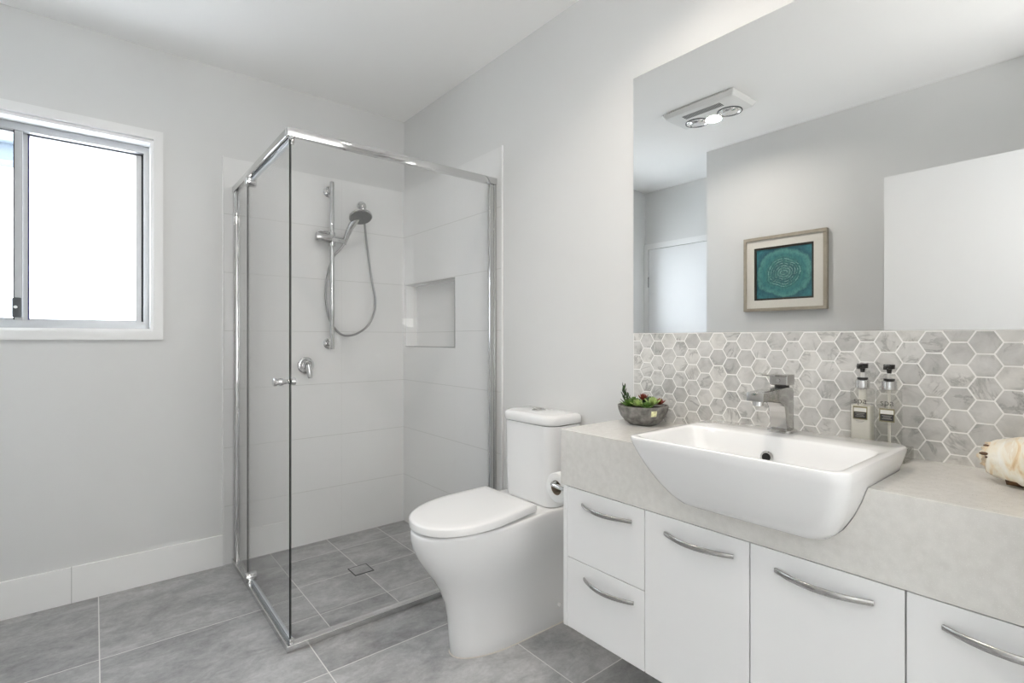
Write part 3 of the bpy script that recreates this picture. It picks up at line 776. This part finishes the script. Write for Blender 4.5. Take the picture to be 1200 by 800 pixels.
# basin
BZ = .945
ba_rings = []
outer = [(.772, -.418, -.23, -2.335, -2.600, .03), (.774, -.430, -.21, -2.318, -2.617, .035), (.781, -.446, -.19, -2.298, -2.637, .042), (.800, -.466, -.17, -2.277, -2.655, .048), (.830, -.488, -.155, -2.258, -2.672, .048), (.862, -.507, -.145, -2.243, -2.686, .045), (.893, -.522, -.138, -2.232, -2.696, .040), (.920, -.534, -.133, -2.224, -2.703, .037), (.938, -.540, -.130, -2.220, -2.707, .035), (.943, -.539, -.131, -2.221, -2.706, .034), (BZ, -.536, -.134, -2.224, -2.703, .032)]
inner = [(BZ, -.529, -.262, -2.238, -2.690, .030), (.9435, -.526, -.265, -2.241, -2.687, .030), (.938, -.523, -.268, -2.244, -2.684, .032), (.91, -.515, -.274, -2.252, -2.676, .036), (.87, -.500, -.282, -2.264, -2.664, .045), (.835, -.478, -.296, -2.285, -2.645, .055), (.815, -.455, -.315, -2.31, -2.62, .05), (.808, -.43, -.34, -2.35, -2.58, .04)]
for z, x0, x1, y1, y0, r in outer + inner: ba_rings.append(rrect(x0, x1, y0, y1, z, r, 8))
def out_hull(grow):
    return loft([rrect(x0 - grow, x1 + grow, y0 - grow, y1 + grow, z + (-grow if i == 0 else 0), r, 8) for i, (z, x0, x1, y1, y0, r) in enumerate(outer[:-2])])
bs = thing('basin', 'white semi-recessed rectangular ceramic basin set into the stone benchtop', 'basin', (-0.33, -2.463, 0.893))
bowl = obj('bowl', loft(ba_rings), M['ceramic'], bs, 40)
ov = bmesh.new()
OV = Vector((-0.2775, -2.452, .893)); on = Vector((-1, 0, .16)).normalized()
merge(ov, lathe(OV, on, [(0, .0155), (.003, .0155), (.005, .0135), (.005, .0105), (.001, .0095)], 28, False))
ring_o = obj('overflow_ring', ov, M['chrome'], bowl, 40)
obj('overflow_hole', lathe(OV, on, [(0.0005, .0112), (.0038, .0112)], 24), M['dark_hole'], ring_o)
obj('waste', lathe((-.385, -2.463, .808), (0, 0, 1), [(0, .030), (.002, .030), (.004, .026), (.004, .022)], 28), M['chrome'], bowl, 40)
for k in range(3): pass

# benchtop with the basin cut out of it
bt = obj('benchtop', box(-0.390, 0, -2.997, -1.842, 0.715, 0.893, .0012), M['quartz'], None, origin=(-0.195, -2.42, .715))
cutter = obj('cutter', out_hull(.0012), M['quartz'])
md = bt.modifiers.new('cut', 'BOOLEAN'); md.operation = 'DIFFERENCE'; md.object = cutter; md.solver = 'EXACT'
dg = bpy.context.evaluated_depsgraph_get()
nm = bpy.data.meshes.new_from_object(bt.evaluated_get(dg)); bt.modifiers.clear(); bt.data = nm
bpy.data.objects.remove(cutter)
tag(bt, 'speckled pale stone benchtop on the white vanity, under the basin', 'benchtop')

# mixer tap
TX, TYb = -0.180, -2.447
tp = thing('basin_tap', 'square chrome basin mixer tap standing on the back of the basin', 'tap', (TX, TYb, BZ))
obj('base_plate', loft([rrect(TX - .030 + q, TX + .030 - q, TYb - .030 + q, TYb + .030 - q, z, .012, 5) for z, q in ((BZ, 0), (BZ + .005, 0), (BZ + .007, .002))]), M['tapmetal'], tp, 40)
# body and spout are one curved casting: profile in xz swept in y
def prism_y(prof, y0, y1, bev=.0015):
    bm = loft([[Vector((x, y, z)) for x, z in prof] for y in (y0, y1)])
    bmesh.ops.bevel(bm, geom=[e for e in bm.edges], offset=bev, segments=2, profile=.5, affect='EDGES', clamp_overlap=True)
    return bm
hw = .0205
prof = [(TX + .021, BZ + .006), (TX + .020, 1.050), (TX + .014, 1.060), (TX - .02, 1.062)]
prof += [(TX - .150, 1.056), (TX - .152, 1.035)]
prof += [(TX - .060, 1.029), (TX - .044, 1.024), (TX - .034, 1.014), (TX - .029, 1.000), (TX - .021, BZ + .006)]
obj('body', prism_y(prof, TYb - hw, TYb + hw), M['tapmetal'], tp, 30)
obj('aerator', cyl((TX - .134, TYb, 1.037), (TX - .134, TYb, 1.024), .0125), M['chrome_satin'], tp, 40)
obj('cartridge_collar', cyl((TX - .002, TYb, 1.058), (TX - .002, TYb, 1.068), .0175), M['black'], tp, 40)
lv = bmesh.new()
merge(lv, box(TX - .024, TX + .022, TYb - .022, TYb + .022, 1.067, 1.094, .002))
pl = loft([[Vector((TX - .020, TYb - .021, 1.0935)), Vector((TX - .020, TYb + .021, 1.0935)), Vector((TX - .020, TYb + .021, 1.0875)), Vector((TX - .020, TYb - .021, 1.0875))],
           [Vector((TX - .080, TYb - .016, 1.0965)), Vector((TX - .080, TYb + .016, 1.0965)), Vector((TX - .080, TYb + .016, 1.0930)), Vector((TX - .080, TYb - .016, 1.0930))]])
merge(lv, pl)
lever = obj('lever', lv, M['tapmetal'], tp)
obj('screw_cap', cyl((TX - .024, TYb, 1.079), (TX - .0255, TYb, 1.079), .0045, n=16), M['chrome'], lever, 40)

# ------------------------------------------------------------------ soap bottles
tray = thing('bottle_tray', 'clear plastic tray under the two pump bottles behind the basin', 'tray', (-0.062, -2.622, .893))
tb = wallbox((-0.100, -0.022), (-2.688, -2.560), [(-0.097, -0.025, -2.685, -2.563)], lambda b, a, c, d, e: box(a, c, d, e, 0.893, 0.924, bm=b))
obj('tray_wall', tb, M['clear_plastic'], tray)
obj('tray_floor', box(-0.097, -0.025, -2.685, -2.563, 0.893, 0.897), M['clear_plastic'], tray)
def textmesh(body, size, extr):
    cu = bpy.data.curves.new('t', 'FONT'); cu.body = body; cu.size = size; cu.extrude = extr; cu.align_x = 'CENTER'; cu.offset = -size * .012
    o = bpy.data.objects.new('t', cu); COL.objects.link(o)
    dg = bpy.context.evaluated_depsgraph_get(); me = bpy.data.meshes.new_from_object(o.evaluated_get(dg))
    bpy.data.objects.remove(o)
    bm = bmesh.new(); bm.from_mesh(me); return bm
def bottle(x, y, fill, label_t, name_extra):
    B = thing('pump_bottle', label_t, 'bottle', (x, y, .8975), 'pump bottles behind the basin')
    z0 = .8975; hw_, hd_ = .0232, .0185; zt = 1.062
    sec = [(z0, .004), (z0 + .003, .0005), (z0 + .006, 0), (zt - .006, 0), (zt - .002, .002), (zt, .006)]
    body = loft([rrect(x - hd_ + q, x + hd_ - q, y - hw_ + q, y + hw_ - q, z, .006, 4) for z, q in sec])
    bo = obj('body', body, M['clear_plastic'], B, 40)
    if fill > 0:
        lb = loft([rrect(x - hd_ + .002, x + hd_ - .002, y - hw_ + .002, y + hw_ - .002, z, .005, 4) for z in (z0 + .003, z0 + .003 + fill)])
        obj('lotion', lb, M['lotion'], bo, 40)
    dip = bmesh.new()
    merge(dip, cyl((x, y, zt - .001), (x, y, z0 + .012 + max(fill, 0)), .0032, n=12)) if fill < .1 else merge(dip, lathe((x, y, zt - .001), (0, 0, -1), [(0, .0085), (.03, .0085), (.032, .004), (.046, .0035)], 14))
    obj('dip_tube', dip, M['lotion'], bo, 40)
    obj('collar', lathe((x, y, zt), (0, 0, 1), [(0, .0125), (.001, .0155), (.020, .0155), (.022, .0125)], 28), M['chrome_satin'], B, 40)
    pm = bmesh.new()
    merge(pm, cyl((x, y, zt + .022), (x, y, zt + .027), .0118))
    merge(pm, lathe((x, y, zt + .040), (0, 0, 1), [(0, .0045), (.004, .005), (.010, .0062), (.011, .0115), (.021, .0120), (.022, .010)], 24))
    merge(pm, tube([(x, y, zt + .056), (x - .016, y + .001, zt + .057), (x - .025, y + .002, zt + .055), (x - .027, y + .002, zt + .050)], [.006, .0052, .0042, .0035], 10))
    po = obj('pump', pm, M['black'], B, 40)
    obj('pump_stem', cyl((x, y, zt + .026), (x, y, zt + .042), .0042), M['label_white'], po, 40)
    xf = x - hd_ - .0004
    lab = obj('label', box(xf, xf + .0006, y - .0155, y + .0155, 0.985, 1.017), M['label_gold'], B)
    obj('label_panel', box(xf - .0003, xf + .0002, y - .0135, y + .0135, 0.9875, 1.003), M['ink'], lab)
    obj('label_panel', box(xf - .0003, xf + .0002, y - .0135, y + .0135, 1.004, 1.0135), M['label_white'], lab)
    pr = bmesh.new()
    for k, (za_, w1) in enumerate(((.9995, .010), (.9960, .0075), (.9925, .010))): box(xf - .0006, xf, y - w1, y + w1, za_ - .0006, za_ + .0006, bm=pr)
    obj('small_print', pr, M['label_grey'], lab)
    sp = textmesh('spa', .022, .0001)
    sp.transform(Matrix.Translation((xf - .0001, y, 1.0245)) @ Matrix(((0, 0, -1, 0), (-1, 0, 0, 0), (0, 1, 0, 0), (0, 0, 0, 1))))
    obj('lettering', sp, M['ink'], B)
    pr2 = bmesh.new(); box(xf - .0001, xf + .0003, y - .009, y + .009, .9800, .9808, bm=pr2); box(xf - .0001, xf + .0003, y - .006, y + .006, .9775, .9782, bm=pr2)
    obj('small_print', pr2, M['label_grey'], B)
    return B
bottle(-0.062, -2.5925, .118, 'pump bottle full of milky white lotion, nearer the tap', 0)
bottle(-0.062, -2.6485, .0, 'nearly empty see-through pump bottle, nearer the seashell', 1)

# ------------------------------------------------------------------ succulent bowl
PX, PY, PZ = -0.105, -1.955, .893
pb = thing('succulent_bowl', 'round grey concrete bowl of small succulents on the benchtop corner', 'plant', (PX, PY, PZ))
prof = [(0, .040), (.002, .046), (.012, .060), (.030, .075), (.050, .083), (.064, .0855), (.066, .084), (.066, .079), (.058, .077), (.052, .070)]
bw = obj('bowl', lathe((PX, PY, PZ), (0, 0, 1), prof, 48), M['concrete'], pb, 45)
obj('sticker', loft([[Vector((PX - .0835 * math.cos(R(a)) * q, PY - .0835 * math.sin(R(a)) * q, z)) for a in (55, 60, 65, 69)] for z, q in ((PZ + .036, .948), (PZ + .042, .972), (PZ + .050, .998), (PZ + .055, 1.006))], False, False, False), M['sticker'], bw)
obj('soil', lathe((PX, PY, PZ + .050), (0, 0, 1), [(0, .068), (.006, .074), (.010, .05), (.011, .01)], 32), M['soil'], pb, 40)
def leaf_bm(bm, base, d, L, wd, th, up=Vector((0, 0, 1)), curl=.25):
    d = Vector(d).normalized(); s = d.cross(up)
    s = s.normalized() if s.length > 1e-4 else Vector((1, 0, 0)); nrm = s.cross(d).normalized(); base = Vector(base)
    rings = []
    for t, k in ((0, .35), (.2, .75), (.45, 1.0), (.7, .85), (.88, .5), (1.0, .06)):
        c = base + d * L * t + nrm * (curl * L * t * t)
        rings.append([c + s * wd * k * math.cos(a) + nrm * th * k * math.sin(a) for a in [2 * math.pi * q / 6 for q in range(6)]])
    merge(bm, loft(rings))
def rosette(c, n, L, wd, tilt0=15, tilt1=70, th=.0022, mat='succ_green', layers=3):
    bm = bmesh.new(); c = Vector(c)
    for l in range(layers):
        tl_ = R(tilt0 + (tilt1 - tilt0) * l / max(1, layers - 1))
        for k in range(n):
            a = 2 * math.pi * (k + .5 * l) / n + random.uniform(-.12, .12)
            d = Vector((math.cos(a) * math.cos(tl_), math.sin(a) * math.cos(tl_), math.sin(tl_)))
            leaf_bm(bm, c + Vector((0, 0, .002 * l)), d, L * (1 - .18 * l) * random.uniform(.9, 1.1), wd, th)
    obj('succulent', bm, M[mat], pb, 50)
def sprig(base, top, nleaf, L, wd, mat):
    bm = bmesh.new(); base = Vector(base); top = Vector(top)
    merge(bm, tube([base, (base + top) / 2 + Vector((.002, .002, 0)), top], [.002, .0018, .0012], 8))
    for k in range(nleaf):
        t = .2 + .8 * k / (nleaf - 1); p = base.lerp(top, t); a = k * 2.4
        el = R(10 + 55 * t)
        leaf_bm(bm, p, (math.cos(a) * math.cos(el), math.sin(a) * math.cos(el), math.sin(el)), L * random.uniform(.85, 1.1), wd, .0016)
    obj('succulent', bm, M[mat], pb, 50)
zs = PZ + .060
sprig((PX - .035, PY + .046, zs - .004), (PX - .034, PY + .055, zs + .060), 15, .021, .0042, 'succ_dark')
sprig((PX + .0, PY + .060, zs - .004), (PX + .0, PY + .066, zs + .028), 9, .017, .004, 'succ_dark')
rosette((PX - .045, PY + .022, zs + .002), 9, .034, .006, 12, 60, mat='succ_green')
rosette((PX - .010, PY + .030, zs + .004), 9, .034, .006, 20, 70, mat='succ_green')
rosette((PX + .010, PY + .008, zs + .020), 7, .026, .0045, 35, 80, mat='succ_red')
rosette((PX - .046, PY - .012, zs + .006), 10, .030, .006, 12, 65, mat='succ_pale')
rosette((PX + .012, PY - .022, zs + .016), 9, .024, .005, 20, 75, mat='succ_dark')
rosette((PX - .015, PY - .050, zs + .010), 11, .034, .0045, 25, 80, mat='succ_pale')
rosette((PX - .042, PY - .046, zs + .002), 8, .028, .0055, 10, 60, mat='succ_green')
rosette((PX + .035, PY + .020, zs + .006), 8, .028, .0055, 20, 70, mat='succ_dark')
rosette((PX + .030, PY - .045, zs + .008), 8, .026, .005, 25, 70, mat='succ_red')

# ------------------------------------------------------------------ seashell
def seashell():
    root = thing('seashell', 'large cream and tan seashell lying on the benchtop at the right edge', 'seashell', (-0.135, -2.895, .893))
    c = Vector((-0.128, 0, .9415)); ya, yb = -2.836, -2.992
    rnd = random.Random(3)
    bm = bmesh.new(); rings = []; n = 64; m = 34
    for i in range(m + 1):
        t = i / m; y = ya + (yb - ya) * t
        pr = .0475 * math.sin(math.pi * (.20 + .68 * t)) ** .6
        pr *= .80 + .20 * min(1, t / .30) ** .8
        ring = []
        for k in range(n):
            a = 2 * math.pi * k / n
            r = pr * (1 + .03 * math.cos(2 * a + 1) + .012 * math.sin(5 * a + 9 * t))
            if t < .2: r *= 1 + .06 * math.exp(-((t - .08) / .05) ** 2) * math.cos(8 * a) ** 2
            zz = c.z + r * 1.05 * math.sin(a); xx = c.x - r * 1.22 * math.cos(a)
            lip = math.exp(-((a - R(322)) / .38) ** 2)          # outer lip, slightly ragged
            xx -= lip * .007 * math.sin(math.pi * t); zz -= lip * (.003 + .0025 * math.sin(37 * t))
            ring.append(Vector((xx, y, max(zz, .8945))))
        rings.append(ring)
    merge(bm, loft(rings))
    obj('body', bm, M['shell'], root, 70)
    kb = bmesh.new()
    merge(kb, lathe((c.x, ya, c.z), (0, 1, 0), [(-.004, .030), (.001, .027), (.003, .020), (.008, .018), (.009, .012), (.013, .010), (.014, .006), (.018, .003)], 28))
    nj = 30; L0 = [rnd.uniform(-.002, .006) if q % 4 else rnd.uniform(.004, .011) for q in range(nj)]
    rg = [[], [], [], [], []]
    for q in range(nj):                                          # broken, jagged crown round the end
        a = 2 * math.pi * q / nj; L = L0[q] * (.35 if math.sin(a) < -.6 else 1); fl = 1 + .05 * math.cos(5 * a)
        for w_, (rr, dy) in enumerate(((.0300, -.014), (.0318 * fl, -.004), (.0300 * fl, L), (.0270 * fl, L * .95), (.0245, -.006))):
            rg[w_].append(Vector((c.x - rr * 1.10 * math.cos(a), ya + dy, max(c.z + rr * .98 * math.sin(a), .8955))))
    obj('crown', loft(rg, False, False), M['shell_tan'], root, 30)
    obj('spire', kb, M['shell'], root, 70)
    dk = bmesh.new()
    for a, rr, L, q in ((R(122), .0315, .011, .0022), (R(160), .0335, .015, .0032), (R(172), .0325, .006, .0024)):
        p = Vector((c.x + rr * 1.08 * math.cos(a), ya - .006, c.z + rr * .96 * math.sin(a)))
        merge(dk, lathe(p, (.05, 1, 0), [(0, .0008), (L * .3, q), (L * .7, q * 1.1), (L, q * .5)], 8))
    obj('crevice', dk, M['shell_dark'], root, 60)
    ap = loft([[Vector((c.x - .046, y, .9085 - .003 * math.sin(9 * t))), Vector((c.x - .030, y, .8955)), Vector((c.x - .024, y, .906))] for t, y in [(q / 16, ya + (yb - ya) * (.2 + .72 * q / 16)) for q in range(17)]])
    obj('aperture', ap, M['shell_dark'], root, 60)
seashell()

# ------------------------------------------------------------------ mirror
mr = thing('mirror', 'large frameless rectangular mirror on the wall above the marble splashback', 'mirror', (-.003, -2.42, 1.207))
mb = box(-.006, -.0005, -2.997, -1.840, 1.2075, 2.159); mb.faces.ensure_lookup_table()
for f in mb.faces: f.material_index = 0 if f.normal.x < -.9 else 1
obj('mirror_pane', mb, [M['mirror'], M['mirror_edge']], mr)

# ------------------------------------------------------------------ framed picture on the left wall
fp = thing('framed_picture', 'framed abstract picture of teal rings hanging on the wall opposite the mirror', 'picture', (XD, -1.535, 1.376))
fy0_, fy1_, fz0, fz1 = -1.800, -1.270, 1.376, 1.886
fw = .020
obj('frame', wallbox((fy0_, fy1_), (fz0, fz1), [(fy0_ + fw, fy1_ - fw, fz0 + fw, fz1 - fw)], lambda b, a, c, d, e: box(XD, XD + .034, a, c, d, e, bm=b)), M['frame_wood'], fp)
obj('mount_board', wallbox((fy0_ + fw, fy1_ - fw), (fz0 + fw, fz1 - fw), [(-1.722, -1.340, 1.450, 1.812)], lambda b, a, c, d, e: box(XD + .002, XD + .024, a, c, d, e, bm=b)), M['mat'], fp)
obj('rebate', wallbox((-1.722, -1.340), (1.450, 1.812), [(-1.709, -1.353, 1.463, 1.799)], lambda b, a, c, d, e: box(XD + .002, XD + .019, a, c, d, e, bm=b)), M['frame_dark'], fp)
obj('painting', box(XD + .002, XD + .011, -1.709, -1.353, 1.463, 1.799), M['art'], fp, origin=(XD, -1.531, 1.631))

# ------------------------------------------------------------------ ceiling heater-light
ht = thing('ceiling_heater', 'white ceiling heater unit with two heat lamps and a lit centre lamp', 'heater', (-1.35, -1.37, CEIL))
hx0, hx1, hy0, hy1 = -1.485, -1.215, -1.605, -1.135
obj('housing', loft([rrect(hx0 - q, hx1 + q, hy0 - q, hy1 + q, z, .012, 4) for z, q in ((CEIL, -.012), (CEIL - .006, -.012), (CEIL - .008, 0), (CEIL - .014, 0), (CEIL - .036, -.014), (CEIL - .040, -.022))]), M['heater_white'], ht, 30)
zb_ = CEIL - .040
xl = -1.415
for yl in (-1.475, -1.262):
    rg = obj('heat_lamp', lathe((xl, yl, zb_ + .001), (0, 0, -1), [(0, .068), (.004, .068), (.006, .064), (.004, .060), (-.006, .050)], 40, False), M['ir_glass'], ht, 40)
    obj('bulb', lathe((xl, yl, zb_ + .002), (0, 0, -1), [(0, .052), (.006, .050), (.012, .040), (.016, .022), (.017, .004)], 32), M['ir_glass'], rg, 40)
    obj('lamp_rim', lathe((xl, yl, zb_ + .001), (0, 0, -1), [(0, .072), (.005, .072), (.005, .066), (0, .066)], 40, False), M['lock_grey'], rg, 40)
cl_ = obj('centre_lamp', lathe((xl - .01, -1.368, zb_ + .001), (0, 0, -1), [(0, .042), (.006, .042), (.008, .034), (.009, .01)], 36), M['bulb_glow'], ht, 40)
obj('lamp_rim', lathe((xl - .01, -1.368, zb_ + .001), (0, 0, -1), [(0, .047), (.005, .047), (.005, .043), (0, .043)], 36, False), M['heater_white'], ht, 40)
gr = bmesh.new(); ng = 26
for k in range(ng):
    y = -1.49 + (.24) * k / (ng - 1)
    box(-1.315, -1.262, y - .0026, y + .0026, zb_ - .0012, zb_ + .002, bm=gr)
obj('grille', gr, P('grey_vent_slots', (0.12, 0.12, 0.12), 0.6, noise=0.05), ht)

# recessed downlight over the vanity
for dl_i, (dx_, dy_) in enumerate(DOWN):
    dl = thing('downlight', 'round recessed downlight in the ceiling above the vanity', 'light', (dx_, dy_, CEIL))
    obj('trim_ring', lathe((dx_, dy_, CEIL), (0, 0, -1), [(-.001, .060), (.004, .060), (.008, .050), (.006, .046), (-.001, .046)], 40, False), M['heater_white'], dl, 40)
    obj('lens', lathe((dx_, dy_, CEIL), (0, 0, -1), [(.001, .046), (.004, .045)], 36), M['bulb_glow'], dl, 40)

# added uplighter in the hall, unseen, a stand for the ceiling fill
up = thing('fill_uplighter', 'added fill uplighter, unseen in the hall behind the camera', 'lamp', (-1.05, -3.70, 0))
obj('base', lathe((-1.05, -3.70, 0), (0, 0, 1), [(0, .15), (.012, .15), (.022, .13), (.026, .02)], 36), M['heater_white'], up, 40)
obj('pole', cyl((-1.05, -3.70, .02), (-1.05, -3.70, 1.22), .012), M['heater_white'], up, 40)
obj('bowl', lathe((-1.05, -3.70, 1.20), (0, 0, 1), [(0, .02), (.02, .09), (.06, .15), (.10, .185), (.102, .182), (.062, .145), (.024, .085), (.01, .02)], 40), M['heater_white'], up, 50)

# added glowing panel, framed like a window, for fill from behind the camera
w2 = struct_root('hall_fill_panel', (-1.15, YH, 1.45))
obj('window_frame', wallbox((-2.16, -.14), (.55, 2.35), [(-2.10, -.20, .60, 2.30)], lambda b, a, c, d, e: box(a, c, YH, YH + .05, d, e, bm=b)), M['gloss_white'], w2)
obj('fill_panel', box(-2.10, -.20, YH + .004, YH + .02, .60, 2.30), M['fill_glow'], w2)

# ------------------------------------------------------------------ the house next door, seen through the window
nh = thing('neighbouring_house', 'white house wall with blue-grey eave outside the window', 'house', (-2.6, 3.3, 0))
obj('house_wall', box(-9, 4, 3.3, 3.5, 0, 3.5), M['render'], nh)
obj('fascia', box(-9, -2.06, 3.02, 3.28, 2.70, 2.86, .01), M['fascia'], nh)
obj('gutter', box(-9, -2.04, 2.92, 3.04, 2.84, 2.96, .02), P('pale_gutter_paint', (0.085, 0.105, 0.13), 0.5, noise=0.05), nh)
struct('ground', box(-9, 4, 0.12, 6, -0.30, -0.10), P('pale_bounce_ground', (0.84, 0.84, 0.82), 0.9, noise=0.05))  # unseen ground, made very pale to bounce daylight up to the ceiling
